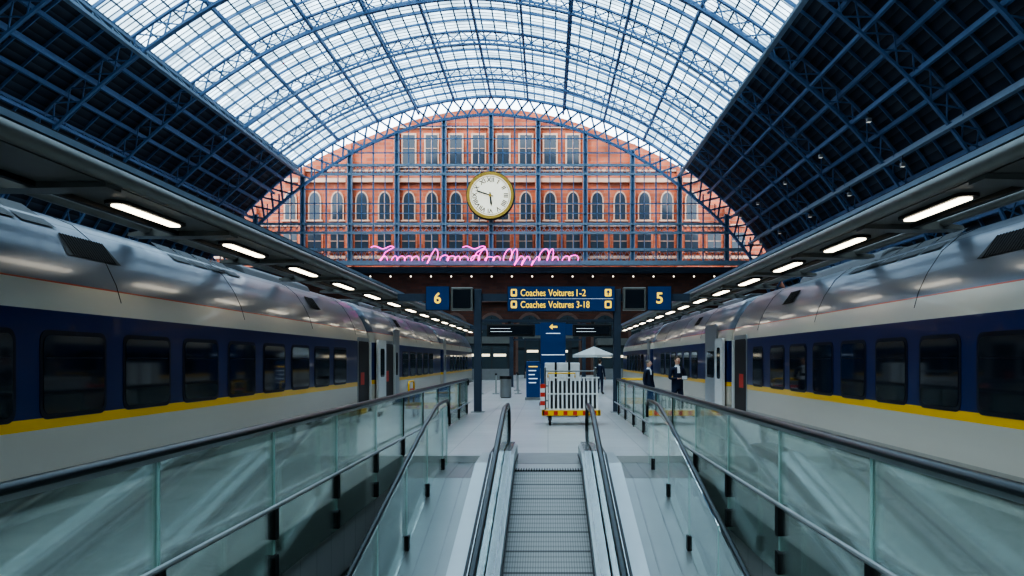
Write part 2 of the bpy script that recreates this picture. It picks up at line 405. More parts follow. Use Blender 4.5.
# ---------------------------------------------------------------- gable screen
sc=thing('gable_screen',(CX,YG,12.4),'blue-grey iron mullioned glazed screen filling the arch end','iron screen')
def inner(u): return z_of_u(u,2.3)
for i,k in enumerate(range(-6,7)):
    u=k*5.3
    if abs(u)>31.5: u=math.copysign(31.2,u)
    mb=MB()
    for dx in (-.2,.2): mb.beam((CX+u+dx,YG,12.4),(CX+u+dx,YG,inner(u)),.12,.34,'steel_pale',(1,0,0))
    mb.beam((CX+u,YG+.1,12.4),(CX+u,YG+.1,inner(u)),.4,.04,'steel_blue',(1,0,0))
    ob('mullion',mb,sc)
for k in range(-24,24):
    u=(k+.0)*1.325
    if k%4==0 or abs(u)>31: continue
    mb=MB(); mb.beam((CX+u,YG,12.4),(CX+u,YG,inner(u)),.09 if k%2 else .15,.12,'steel_blue',(1,0,0)); ob('glazing_bar',mb,sc)
def halfw(z,off=2.3):
    best=0
    for i in range(int(TOT*4)):
        x,zz=at_s(i/4,off)
        if zz>=z: best=max(best,abs(x))
    return best
for z,h,w_ in ((12.6,.5,.6),(14.1,.3,.5),(16.0,.25,.4),(17.0,.25,.4),(18.2,.08,.2),(19.3,.1,.2),(20.9,.1,.2),(22.6,.25,.4),(23.6,.25,.4),(25.0,.1,.2),(26.6,.1,.2),(28.0,.1,.2)):
    hw=halfw(z); mb=MB(); mb.box((CX-hw,YG-w_/2,z-h/2),(CX+hw,YG+w_/2,z+h/2),'steel_pale' if h>.15 else 'steel_blue'); ob('transom',mb,sc)
for za,zb in ((12.8,14.0),(16.1,16.9),(22.7,23.5)):
    hw=halfw(zb); mb=MB(); n=int(hw*2/.66)
    for i in range(n):
        x0=CX-hw+2*hw*i/n;x1=CX-hw+2*hw*(i+1)/n
        mb.beam((x0,YG,za),(x1,YG,zb),.06,.06,'steel_pale');mb.beam((x0,YG,zb),(x1,YG,za),.06,.06,'steel_pale')
    ob('lattice_girder',mb,sc)
la=lattice_arch(0,.25,2.3,.42,72,.18,'steel_blue'); 
la.v=[(x+CX,y+YG,z) for x,y,z in la.v]; ob('lattice_arch',la,sc)
# ---------------------------------------------------------------- clock
CZ=19.95; CY=88.7
ck=thing('station_clock',(CX,CY+.5,CZ),'large round cream-faced station clock with gilded rim and Roman numerals','clock')
def ring(r0,r1,y0,y1,mt,n=64):
    mb=MB(); vs=[]
    for r,y in ((r0,y0),(r1,y0),(r1,y1),(r0,y1)):
        vs.append([(CX+r*math.cos(2*math.pi*i/n),y,CZ+r*math.sin(2*math.pi*i/n)) for i in range(n)])
    allv=sum(vs,[]); fs=[]
    for a in range(4):
        b=(a+1)%4
        for i in range(n): fs.append((a*n+i,a*n+(i+1)%n,b*n+(i+1)%n,b*n+i))
    mb.add(allv,fs,mt); return mb
def disc(r,y0,y1,mt,n=64):
    return MB().prism([(CX+r*math.cos(2*math.pi*i/n),CZ+r*math.sin(2*math.pi*i/n)) for i in range(n)],'xz',y0,y1,mt)
ob('dial',disc(2.3,CY,CY+.3,'dial'),ck)
ob('rim',ring(2.28,2.6,CY-.2,CY+.5,'gold'),ck,label='gilded outer rim')
ob('outer_band',ring(2.6,2.68,CY-.05,CY+.6,'ink'),ck)
ob('minute_track',ring(2.1,2.14,CY-.03,CY,'ink'),ck)
for i,t in enumerate(['XII','I','II','III','IIII','V','VI','VII','VIII','IX','X','XI']):
    me=textmesh(t,0,0,0,.5,'ink',bold=.01)
    a=-math.radians(30*i)
    for v in me.vertices:
        x,z=v.co.x,v.co.z+1.74
        v.co.x=x*math.cos(a)-z*math.sin(a)+CX; v.co.z=x*math.sin(a)+z*math.cos(a)+CZ; v.co.y+=CY-.02
    ob('numeral',me,ck)
def hand(ang,L,wd,y,name):
    a=math.radians(ang); d=Vector((math.sin(a),0,math.cos(a))); n_=Vector((d.z,0,-d.x)); c=Vector((CX,y,CZ))
    pts=[c-d*.35-n_*wd*.6,c-d*.35+n_*wd*.6,c+d*L*.75+n_*wd,c+d*L,c+d*L*.75-n_*wd]
    ob(name,MB().prism([(p.x,p.z) for p in pts],'xz',y-.03,y,'ink'),ck)
hand(174,1.2,.11,CY-.05,'hour_hand'); hand(288,1.8,.08,CY-.1,'minute_hand')
ob('hub',disc(.16,CY-.16,CY,'gold',20),ck)
mb=MB()
for zz in (-2.4,2.3): mb.box((CX-.15,CY+.45,CZ+zz-.15),(CX+.15,YG-.32,CZ+zz+.15),'steel_dark')
mb.box((CX-.15,CY+.5,CZ-2.4),(CX+.15,CY+.6,CZ+2.4),'steel_dark')
ob('bracket',mb,ck)
# ---------------------------------------------------------------- neon scribble (generic)
rng=random.Random(3)
ny=88.9;z0=12.75
ne=thing('neon_sculpture',(-8,ny,12.3),'pink neon tube squiggle mounted on the iron screen','neon sign')
words=[1,4,2,4,4,4,4,2]
LW=.76
def stroke(x,n,first):
    P=[]
    if first: 
        for t in range(14): P.append((x-1.0+t*.2,z0+1.45+.15*math.sin(t*.7)))
        P.append((x+.6,z0+.9)); P.append((x+.2,z0+.1))
    for i in range(n):
        A=rng.choice([.42,.48,.6,.5,1.3]); dn=rng.random()<.15; cw=rng.uniform(.1,.3); ww=rng.uniform(.8,1.15)
        for t in range(14):
            th=2*math.pi*t/14
            zz=z0+ (A*(1-math.cos(th))/2) - (.75*max(0,math.sin(th)) if dn else 0)
            P.append((x+LW*ww*t/14-cw*math.sin(th)+.25*(zz-z0),zz))
        x+=LW*ww
    return P,x
xx=-18.7
for wi,n in enumerate(words):
    P,xx=stroke(xx,n*1,wi==0 or wi==4); P=[(a,ny,b) for a,b in P]
    ob('neon_tube',MB().tube(P,.055,'neon',6),ne,smooth=True); xx+=.45
mb=MB()
for i in range(10): mb.box((-19+i*2.5,ny,12.7),(-18.95+i*2.5,YG-.3,12.75),'ganD')
ob('standoff',mb,ne)
# ---------------------------------------------------------------- walls far
FY=102.; FX=-7.27; kf=FY/YG
fp=[]
for i in range(49):
    u_=at_s(TOT*i/48)[0]
    t_=max(0,min(1,(24-abs(u_))/10))
    x_,z_=at_s(TOT*i/48,.25+1.3*t_)
    if z_<7: continue
    fp.append((x_*kf,1.7+(z_-1.7)*kf))
fp=[(fp[0][0],6)]+fp+[(fp[-1][0],6)]
mb=MB().prism([(FX+a,b) for a,b in fp],'xz',FY,FY+1,'brick')
ob('wall_facade',mb,kind='structure',label='red brick Victorian facade behind the screen')
def fhw(z):
    b=0
    for (a0,z0_),(a1,z1_) in zip(fp[:-1],fp[1:]):
        if a0>=-.01 and (z0_-z)*(z1_-z)<=0 and z0_!=z1_: b=a0+(a1-a0)*(z-z0_)/(z1_-z0_)
    return b
for i,(z,h,d) in enumerate(((14.6,.35,.3),(18.7,.3,.25),(24.3,.5,.4),(25.7,.2,.2),(31.2,.3,.3))):
    q=fhw(z+h)-.3
    ob('trim_%d'%(i+1),MB().box((FX-q,FY-d,z),(FX+q,FY,z+h),'stone'),kind='structure',label='pale stone string course')
def win(wd,h,arch,style):
    mb=MB()
    def shape(w_,h_,zb=0):
        if not arch: return [(-w_/2,zb),(w_/2,zb),(w_/2,zb+h_),(-w_/2,zb+h_)]
        hs=h_-w_*.75; P=[(-w_/2,zb),(w_/2,zb)]
        for i in range(9):
            t=math.pi*i/8; P.append((w_/2*math.cos(t),zb+hs+w_*.75*math.sin(t)))
        return P
    mb.prism(shape(wd*1.28,h*1.09,-.1),'xz',-.25,.0,'stone' if style!=2 else 'brick')
    mb.prism(shape(wd,h),'xz',-.3,-.25,'wpane')
    mb.box((-.04,-.36,0),(.04,-.3,h*.95),'stone'); mb.box((-wd/2,-.36,h*.55),(wd/2,-.3,h*.55+.08),'stone')
    if style==1: mb.box((-wd*.8,-.4,-.28),(wd*.8,0,-.1),'stone')
    return mb.mesh('window')
rows=[(15.4,2.5,1.7,False,2,26),(19.6,3.4,1.3,True,1,26),(26.4,3.9,1.5,False,1,20)]
wn=1
for (z,h,wd,ar,stl,lim) in rows:
    wm=win(wd,h,ar,stl)
    for k in range(-7,7):
        for dx in (-1.45,1.45):
            X=(491+47*(k+.5)-548)*FY/800+dx
            if abs(X-FX)+wd>fhw(z+h*1.05): continue
            o=ob('window_%d'%wn,wm,kind='structure',label='stone-framed facade window'); o.location=(X,FY,z); wn+=1
for k in range(-6,7):
    X=(491+47*k-548)*FY/800
    zt=32.
    while fhw(zt)<abs(X-FX)+.5 and zt>9.5: zt-=.5
    ob('trim_%d'%(10+k+7),MB().box((X-.35,FY-.9,8),(X+.35,FY,zt),'brick'),kind='structure',label='brick pilaster')
mb=MB()
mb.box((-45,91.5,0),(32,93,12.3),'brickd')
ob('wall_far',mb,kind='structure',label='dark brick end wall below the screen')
mb=MB(); mb.box((-45,91.2,11.6),(32,91.5,12.3),'steel_dark'); ob('trim_40',mb,kind='structure')
mb=MB().box((-44.5,91.0,8.3),(31.5,91.5,8.7),'dstone'); ob('trim_41',mb,kind='structure')
dn=1
for k in range(-8,9):
    X=CX+k*4.3
    P=[(X-1.3,0),(X+1.3,0)]+[(X+1.3*math.cos(math.pi*i/10),5.2+1.6*math.sin(math.pi*i/10)) for i in range(11)]
    P2=[(X-1.6,0),(X+1.6,0)]+[(X+1.6*math.cos(math.pi*i/10),5.2+1.95*math.sin(math.pi*i/10)) for i in range(11)]
    mb=MB().prism(P2,'xz',91.3,91.5,'dstone').prism(P,'xz',91.2,91.3,'shopglass')
    mb.box((X-.05,91.1,0),(X+.05,91.2,6.6),'ganD').box((X-1.3,91.1,3),(X+1.3,91.2,3.12),'ganD')
    ob('door_%d'%dn,mb,kind='structure',label='arched glazed doorway in the end wall'); dn+=1
wl=thing('wall_lamp',(CX,91,11.2),'small warm bulb fitting on the end wall','lamp','string of lamps along the end wall')
ob('bulb',MB().sphere((CX,90.95,11.2),.10,'bulb',8,6),wl); ob('bracket',MB().box((CX-.04,90.95,11.2),(CX+.04,91.25,11.6),'ganD'),wl)
for i in range(-14,15):
    if i: copything(wl,(CX+i*2.3,91,11.2))
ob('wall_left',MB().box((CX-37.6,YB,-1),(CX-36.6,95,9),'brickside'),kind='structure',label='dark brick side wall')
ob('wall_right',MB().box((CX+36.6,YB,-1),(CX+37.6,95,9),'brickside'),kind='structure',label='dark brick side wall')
# ---------------------------------------------------------------- floor
mb=MB()
XL,XR=-6.0,5.6
mb.box((XL+.12,YB,-1),(-2.6,66,0),'floor'); mb.box((2.25,YB,-1),(XR-.12,66,0),'floor')
mb.box((-2.6,14.2,-1),(2.25,66,0),'floor'); mb.box((-2.6,YB,-.4),(2.25,1.5,0),'floor')
mb.box((CX-36.6,66,-1),(CX+36.6,91.5,0),'floor')
mb.box((CX-36.6,YB,-1),(XL-3.1,66,0),'floor'); mb.box((XR+3.1,YB,-1),(CX+36.6,66,0),'floor')
mb.box((XL-3.1,YB,-1.3),(XL+.12,66,-1.12),'ballast'); mb.box((XR-.12,YB,-1.3),(XR+3.1,66,-1.12),'ballast')
mb.box((-2.9,-22,-6.2),(2.55,14.5,-6),'lowfloor')
ob('floor',mb,kind='structure',label='pale grey tiled platform floor with escalator opening')
ob('wall_shaft_west',MB().box((-2.9,-22,-6),(-2.62,14.3,-.02),'shaft'),kind='structure')
ob('wall_shaft_east',MB().box((2.27,-22,-6),(2.55,14.3,-.02),'shaft'),kind='structure')
ob('wall_shaft_south',MB().box((-2.6,14.2,-6),(2.25,14.5,-1),'shaft'),kind='structure')
ob('wall_shaft_north',MB().box((-2.6,-22.2,-6),(2.25,-22,-.4),'shaft'),kind='structure')
for i,(a,b,mt) in enumerate(((-5.75,-5.5,'white'),(5.1,5.35,'white'),(-3.25,-3.15,'stain'),(2.75,2.85,'stain'))):
    ob('trim_%d'%(50+i),MB().box((a,-16,0),(b,66,.006),mt),kind='structure',label='strip inlaid along the platform')
for X in (XL-.75,XL-2.2,XR+.75,XR+2.2):
    mb=MB().box((X-.04,-16,-1.12),(X+.04,66,-.98),'ganD').box((X-.08,-16,-1.12),(X+.08,66,-1.1),'ganD')
    ob('track_rail',mb,label='steel running rail beneath the train',cat='rail',group='running rails')
# ---------------------------------------------------------------- trains
prof=[(.25,-.75),(.06,-.35),(.0,.2),(0,1.0),(0,2.25),(.03,2.5),(.10,2.75),(.24,3.05),(.46,3.38),(.72,3.60),(1.02,3.73),(1.45,3.80)]
def train(side,X,coaches,wins,doors,vents,panels,label):
    T=thing('train',(X+side*1.45,coaches[0][0],-1),label,'train')
    P=prof+[(2.9-w_,z) for w_,z in reversed(prof[:-1])]
    for ci,(y0,y1) in enumerate(coaches):
        mb=MB()
        ys=[y0,y0+.1,y0+.35,y1-.35,y1-.1,y1]; scs=[.93,.98,1,1,.98,.93]
        vs=[];n=len(P)
        for y,s_ in zip(ys,scs):
            for w_,z in P:
                vs.append((X+side*(1.45+(w_-1.45)*s_), y, 1.5+(z-1.5)*s_))
        fs=[]
        for i in range(len(ys)-1):
            for j in range(n):
                fs.append((i*n+j,i*n+(j+1)%n,(i+1)*n+(j+1)%n,(i+1)*n+j))
        fs.append(tuple(range(n))); fs.append(tuple(reversed(range((len(ys)-1)*n,len(ys)*n))))
        mb.add(vs,fs,'livery')
        body=ob('coach_body',mb,T,smooth=True)
        xf=X
        for a,b in wins[ci]:
            m_=MB().prism(rr(a-.06,b+.06,.99,2.06,.14),'yz',xf+side*.02,xf-side*.008,'frame')
            m_.prism(rr(a,b,1.05,2.0,.11),'yz',xf-side*.008,xf-side*.014,'pane'); 
            m_.box((xf-side*.014,a+.05,1.72),(xf-side*.017,b-.05,1.735),'frame')
            ob('window',m_,body)
        for a,b,kind in doors[ci]:
            if kind=='open':
                m_=MB().prism(rr(a-.1,b+.1,.02,2.42,.12),'yz',xf+side*.02,xf-side*.012,'silver'); m_.prism(rr(a,b,.05,2.3,.1),'yz',xf-side*.012,xf-side*.02,'black'); m_.box((xf-side*.02,a+.25,.9),(xf-side*.024,a+.75,1.3),'red'); ob('doorway',m_,body)  # black sheet over the body paints the unlit interior of the doorway
                m_=MB().prism(rr(b+.02,b+.14+.0,.06,2.3,.05),'yz',xf-side*.02,xf-side*.08,'white'); ob('grab_rail',m_,body)
            elif kind=='leaf':
                m_=MB().prism(rr(a,b,.06,2.40,.12),'yz',xf-side*.04,xf-side*.12,'white'); m_.prism(rr(a+.35,b-.35,1.1,2.1,.1),'yz',xf-side*.12,xf-side*.13,'pane'); ob('door',m_,body,label='white sliding plug door standing open')
            else:
                m_=MB().prism(rr(a,b,-.2,2.9,.1),'yz',xf+side*.02,xf-side*.02,'silver'); m_.prism(rr(a+.4,b-.4,1.1,2.0,.1),'yz',xf-side*.02,xf-side*.03,'pane'); ob('door',m_,body,label='silver door panel')
        for k,(a,b) in enumerate(((y0+1.5,y0+5.5),(y1-9,y1-4))):
            m_=MB().prism([(.78,3.55),(.9,3.8),(1.1,3.9),(1.8,3.9),(2.0,3.8),(2.12,3.55)],'xz',a,b,'podgrey')
            m_.v=[(X+side*v[0],v[1],v[2]) for v in m_.v]
            ob('roof_pod',m_,body,bevel=.03)
        for a,b in vents[ci]:
            m_=MB()
            p0=Vector((X+side*.25,0,3.07));p1=Vector((X+side*.455,0,3.37)); nn=Vector((-side*(p1.z-p0.z),0,abs(p1.x-p0.x))).normalized()
            nb=16
            for j in range(nb):
                yy=a+.12+(b-a-.24)*(j+.5)/nb
                m_.beam((p0.x+nn.x*.016,yy,p0.z+nn.z*.016),(p1.x+nn.x*.016,yy,p1.z+nn.z*.016),.012,.008,'ganD')
            A_=p0+nn*.010;B_=p1+nn*.010
            m_.add([(A_.x,a,A_.z),(A_.x,b,A_.z),(B_.x,b-.12,B_.z),(B_.x,a+.12,B_.z)],[(0,1,2,3)],'black')
            ob('vent',m_,body)
        for a,b in panels[ci]:
            m_=MB(); p0=Vector((X+side*.52,0,3.43));p1=Vector((X+side*1.0,0,3.73)); nn=Vector((-side*(p1.z-p0.z),0,abs(p1.x-p0.x))).normalized()
            A_=p0+nn*.02;B_=p1+nn*.05; yy=a
            while yy<b:
                m_.add([(A_.x,yy,A_.z),(A_.x,yy+.7,A_.z),(B_.x,yy+.7,B_.z),(B_.x,yy,B_.z)],[(0,1,2,3)],'ganD'); yy+=.78
            ob('roof_panel',m_,body)
        m_=MB()
        for yy in [y0+4.6*j for j in range(1,int((y1-y0)/4.6)+1)]:
            if yy>y1-1: continue
            for j in range(5,len(prof)-1):
                a_=prof[j];b_=prof[j+1]
                m_.beam((X+side*a_[0],yy,a_[1]),(X+side*b_[0],yy,b_[1]),.012,.01,'ganD')
        ob('roof_seam',m_,body)
        for yb in (y0+3,y1-3):
            m_=MB().box((X+side*.5,yb-1.4,-.8),(X+side*2.4,yb+1.4,-.55),'ganD')
            for yw in (yb-1,yb+1):
                for xw in (.75,2.2):
                    m_.tube([(X+side*(xw-.06),yw,-.53),(X+side*(xw+.06),yw,-.53)],.44,'ganD',16)
            ob('bogie',m_,body)
        if ci<len(coaches)-1:
            g1=coaches[ci+1][0]
            m_=MB()
            nb=5
            for j in range(nb):
                a=y1-.05+(g1-y1+.1)*j/nb; b=a+(g1-y1+.1)/nb*.8
                m_.prism([(X+side*v[0],v[1]) for v in ((.22,-.2),(.22,2.6),(.6,3.2),(2.3,3.2),(2.68,2.6),(2.68,-.2))],'xz',a,b,'black')
            ob('gangway',m_,T)
    return T
cl=[(-2.5,27.0),(27.5,45.0),(45.5,63.5)]
cr_=[(-1.5,24.5),(24.95,43.0),(43.5,60)]
wL=[[(9.5+1.85*k,10.8+1.85*k) for k in range(-5,8)],[(33+1.85*k,34.3+1.85*k) for k in range(0,5)],[(49+1.85*k,50.3+1.85*k) for k in range(6)]]
wR=[[(10.9+1.62*k,12.0+1.62*k) for k in range(-6,6)]+[(20.9,21.8)],[(30+1.7*k,31.15+1.7*k) for k in range(6)],[(47+1.7*k,48.15+1.7*k) for k in range(6)]]
train(-1,XL,cl,wL,[[(25.3,26.7,'open')],[(27.75,29.1,'leaf'),(29.3,30.9,'open'),(31.1,32.2,'sil')],[(46,47,'sil')]],[[(10.4,11.7),(21,22)],[(33,34)],[]],[[(6.0,10.0),(14,17)],[],[]],'blue and cream train with yellow waist stripe and open doors')
train(1,XR,cr_,wR,[[(22.6,23.9,'open')],[(25.15,26.3,'leaf'),(26.5,28.4,'sil')],[(44,45,'sil')]],[[(9.5,10.9),(19,20)],[(31,32)],[]],[[(12.5,16)],[],[]],'blue and cream train with yellow waist stripe and silver doors')
# ---------------------------------------------------------------- lighting gantries
def gantry(side,xa,xb,xl,lights,arms,ystart,yend):
    G=thing('light_gantry',(side*xa,26,3.7),'grey metal lighting gantry with warm tube lights along the platform edge','lighting gantry')
    z=3.70
    ob('edge_rail',MB().tube([(side*xa,ystart,z+.12),(side*xa,yend,z+.12)],.09,'gan',12,.10),G,smooth=True)
    ob('edge_channel',MB().box((side*(xa+.06),ystart,z+.1),(side*(xa+.14),yend,z+.36),'ganD'),G)
    ob('edge_strip',MB().box((side*(xa-.02),ystart,z+.24),(side*(xa+.06),yend,z+.31),'steel_pale'),G)
    ob('outer_rail',MB().tube([(side*xb,ystart,z+.08),(side*xb,yend,z+.08)],.07,'gan',10),G,smooth=True)
    ob('soffit_panel',MB().box((side*(xa+.1),ystart,z+.04),(side*(xb-.35),yend,z+.09),'gan'),G)
    ob('top_cover',MB().box((side*(xa+.2),ystart,z+.25),(side*(xb-.5),yend,z+.3),'ganD'),G)
    ob('cable_tray',MB().box((side*(xl+.3),ystart,z-.02),(side*(xl+.38),yend,z+.04),'ganD'),G)
    for (a,b) in lights:
        fr=MB().prism(rr(a-.08,b+.08,side*xl-.15,side*xl+.15,.13),'xy',z,z+.04,'ganD')
        fr.v=[(v[1],v[0],v[2]) for v in fr.v]
        f=ob('light_fitting',fr,G)
        m_=MB().prism(rr(a,b,side*xl-.085,side*xl+.085,.08),'xy',z-.02,z,'lamp'); m_.v=[(v[1],v[0],v[2]) for v in m_.v]
        ob('tube',m_,f)
    for yc in arms:
        m_=MB()
        P=[(xa+.05,z-.02),(xa+.05,z+.12),(xb-.3,z+.12),(xb+.3,z+.02),(xb+.32,z-.03),(xb-.4,z-.04)]
        m_.prism([(side*p,q) for p,q in P],'xz',yc-.17,yc+.17,'gan'); ob('bracket_arm',m_,G)
    return G
gantry(-1,5.0,6.35,5.55,[(10.25+3.55*k,11.95+3.55*k) for k in range(0,14)],[9.3+3.55*k for k in range(-3,14)],-4,60)
gantry(1,4.72,5.95,5.15,[(9.8+3.3*k,11.45+3.3*k) for k in range(0,14)],[8.9+3.3*k for k in range(-3,14)],-4,57)
# ---------------------------------------------------------------- sign portal
def portal(y,signs,label):
    P=thing('sign_portal',(0,y,0),label,'sign gantry')
    for X in (-2.28,2.24):
        ob('post',MB().box((X-.12,y-.12,0),(X+.12,y+.12,4.0),'steel_dark').box((X-.22,y-.22,0),(X+.22,y+.22,.03),'gal'),P,bevel=.015)
    ob('cross_beam',MB().box((-4.89,y+.02,3.62),(4.61,y+.16,3.86),'steel_dark'),P)
    ob('lower_beam',MB().box((-2.2,y-.04,2.92),(2.16,y+.04,3.02),'steel_dark'),P)
    return P
y=26.
P=portal(y,True,'dark steel portal carrying hanging platform signs and screens')
ys=y-.2
def signbox(x0,x1,z0,z1,name,mt='sign',lab=None,par=P,yy=ys,cat=None):
    m_=MB().box((x0,yy,z0),(x1,yy+.14,z1),mt); m_.box((x0-.02,yy+.02,z0-.02),(x1+.02,yy+.12,z1+.02),'ganD')
    return ob(name,m_,par,label=lab)
s=signbox(-1.30,2.15,3.28,4.07,'direction_sign',lab='dark blue coach direction sign with yellow lettering')
def lettering(parts,zz,par):
    x=-.88
    for t,wd,mt in parts:
        ob('lettering',textmesh(t,x,ys,zz,.22,mt,wd,'LEFT',bold=.008),par); x+=wd+.09
lettering((('Coaches',.80,'signy'),('Voitures',.82,'signy'),('1-2',.30,'signy')),3.87,s)
lettering((('Coaches',.80,'signy'),('Voitures',.82,'signy'),('3-18',.42,'signy')),3.49,s)
ob('divider',MB().box((-1.25,ys-.008,3.67),(2.1,ys,3.68),'signw'),s)
for zz in (3.87,3.49):
    ob('pictogram',MB().prism(rr(-1.2,-1.0,zz-.12,zz+.12,.04),'xz',ys-.01,ys,'signy').box((-1.15,ys-.014,zz-.05),(-1.05,ys-.01,zz+.07),'sign'),s)
    ob('pictogram',MB().prism(rr(1.83,2.05,zz-.12,zz+.12,.04),'xz',ys-.01,ys,'signy').prism([(1.94,zz+.09),(1.87,zz),(1.92,zz),(1.92,zz-.09),(1.96,zz-.09),(1.96,zz),(2.01,zz)] if zz>3.6 else rr(1.88,2.0,zz-.07,zz+.07,.03),'xz',ys-.014,ys-.01,'sign'),s)
s=signbox(-3.93,-3.19,3.32,4.07,'platform_number_sign',lab='blue sign with yellow numeral 6'); ob('numeral',textmesh('6',-3.56,ys,3.70,.36,'signy',bold=.02),s)
s=signbox(3.22,3.97,3.32,4.07,'platform_number_sign',lab='blue sign with yellow numeral 5'); ob('numeral',textmesh('5',3.595,ys,3.70,.36,'signy',bold=.02),s)
def screen(x0,x1,z0,z1,par,yy,rows=3,md='gan'):
    m_=MB().box((x0,yy-.06,z0),(x1,yy+.3,z1),md); o=ob('display_monitor',m_,par,bevel=.02)
    ob('display_panel',MB().box((x0+.07,yy-.07,z0+.07),(x1-.07,yy-.06,z1-.07),'screen'),o)
    for r_ in range(rows):
        zz=z1-.12-(z1-z0-.2)*r_/rows
        ob('display_text_line',MB().box((x0+.12,yy-.074,zz-.03),(x0+.12+(x1-x0-.24)*rng.uniform(.3,.8),yy-.07,zz-.015),'signw'),o)
screen(-3.13,-2.42,3.3,4.04,P,ys,0); screen(2.42,3.16,3.3,4.04,P,ys,0)
screen(-1.98,-.42,2.46,2.86,P,ys+.1,2,'ganD'); screen(.8,2.05,2.46,2.86,P,ys+.1,2,'ganD')
for xa_,ya_,za_,xb_,yb_,zb_ in ((-1.3,ys+.14,2.6,-1.2,y,2.95),(1.4,ys+.14,2.6,1.5,y,2.95),(-2.78,ys+.1,3.7,-2.7,y+.02,3.8),(2.75,ys+.1,3.7,2.83,y+.02,3.8)):
    ob('hanger',MB().box((xa_,ya_,za_),(xb_,yb_,zb_),'ganD'),P)
P2=portal(50.,False,'dark steel portal supporting the gantries further along the platform')
signbox(-1.3,2.15,3.25,3.95,'direction_sign',par=P2,yy=49.8)
def totem(x0,x1,y,z1,label,arrow):
    T=thing('wayfinding_totem',((x0+x1)/2,y,0),label,'totem')
    b=ob('panel',MB().box((x0,y-.08,.12),(x1,y+.08,z1),'sign'),T,bevel=.02); ob('foot',MB().box((x0-.05,y-.2,0),(x1+.05,y+.2,.12),'gal'),T)
    xc=(x0+x1)/2
    if arrow:
        m_=MB(); zc=z1-.26
        m_.prism([(xc-.14,zc),(xc-.02,zc+.11),(xc-.02,zc+.035),(xc+.16,zc+.035),(xc+.16,zc-.035),(xc-.02,zc-.035),(xc-.02,zc-.11)],'xz',y-.09,y-.08,'signy')
        ob('arrow_symbol',m_,T)
        for a,b_ in ((.52,.36),(1.32,1.28)): ob('panel_line',MB().box((x0+(.04 if a>1 else .2),y-.09,z1-a),(x1-(.04 if a>1 else .2),y-.08,z1-a+.03),'signw'),T)
    else:
        for i in range(5): ob('text_line',MB().box((x0+.1,y-.09,z1-.25-.17*i),(x1-.1-.06*(i%3),y-.08,z1-.21-.17*i),'signw' if i else 'signy'),T)
totem(-.28,.66,30,3.2,'tall dark blue wayfinding totem with yellow arrow',True)
totem(-.92,-.34,34,1.65,'low blue information totem with white text lines',False)
# ---------------------------------------------------------------- travelator
slope=math.tan(math.radians(12.5)); YT=12.3
def bz(y): return 0 if y>YT else -(YT-y)*slope
TV=thing('travelator',(0,13,0),'stainless inclined moving walkway with grooved grey belt and glass balustrades','moving walkway')
yb=-14.
mb=MB(); mb.beam((0,yb,bz(yb)-.06),(0,YT,-.06),1.02,.12,'belt',(1,0,0)); ob('belt',mb,TV)
mb=MB().box((-.62,YT,-.05),(.62,14.6,.012),'stain'); 
for i in range(26): mb.box((-.5+i*.04,YT-.05,.0),(-.485+i*.04,YT+.15,.018),'ganD')
ob('comb_plate',mb,TV)
ob('landing_plate',MB().box((-.6,13.0,.012),(.6,14.5,.016),'gal'),TV)
for sg in (-1,1):
    def sl(x0,x1,z0,z1,mt,y1=13.6):
        m_=MB()
        for a,b in ((yb,YT),(YT,y1)):
            vs=[(sg*x0,a,bz(a)+z0),(sg*x1,a,bz(a)+z0),(sg*x1,a,bz(a)+z1),(sg*x0,a,bz(a)+z1),(sg*x0,b,bz(b)+z0),(sg*x1,b,bz(b)+z0),(sg*x1,b,bz(b)+z1),(sg*x0,b,bz(b)+z1)]
            m_.add(vs,[(0,3,2,1),(4,5,6,7),(0,1,5,4),(1,2,6,5),(2,3,7,6),(3,0,4,7)],mt)
        return m_
    ob('skirt',sl(.515,.56,-.1,.26,'stain'),TV)
    ob('skirt_brush',sl(.50,.515,.08,.11,'black'),TV)
    ob('inner_deck',sl(.56,.66,.24,.30,'chrome',13.7),TV)
    ob('outer_deck',sl(.70,.86,.20,.28,'chrome',13.7),TV)
    ob('deck_groove',sl(.86,.90,.10,.26,'black',13.7),TV)
    ob('lower_deck',sl(.90,1.12,.02,.12,'stain',13.7),TV)
    ob('side_cladding',sl(1.08,1.12,-.9,.02,'stain',13.7),TV)
    ob('glass_panel',sl(.672,.688,.30,.88,'glasst',13.6),TV)
    pts=[(sg*.68,yb+i*(YT-yb)/12,bz(yb+i*(YT-yb)/12)+.93) for i in range(12)]+[(sg*.68,YT-.3,bz(YT-.3)+.94),(sg*.68,YT+.2,.95),(sg*.68,13.5,.95)]
    for i in range(1,13):
        t=math.pi*i/12; pts.append((sg*.68,13.5+.36*math.sin(t),.59+.36*math.cos(t)))
    pts.append((sg*.68,13.2,.22))
    ob('handrail',MB().tube(pts,.036,'rail',10,.028),TV,smooth=True)
    pts2=[(p[0],p[1]-.0,p[2]-.05) for p in pts[:15]]
    ob('handrail_guide',MB().tube(pts2,.034,'chrome',8,.03),TV,smooth=True)
    m_=MB().prism([(13.45+.3*math.sin(math.pi*i/10),.55+.3*math.cos(math.pi*i/10)) for i in range(11)],'yz',sg*.672,sg*.688,'glasst'); ob('newel_glass',m_,TV)
    ob('newel_base',MB().tube([(sg*.78,13.0,.1),(sg*.78,14.0,.1)],.12,'chrome',12,.12),TV,smooth=True)
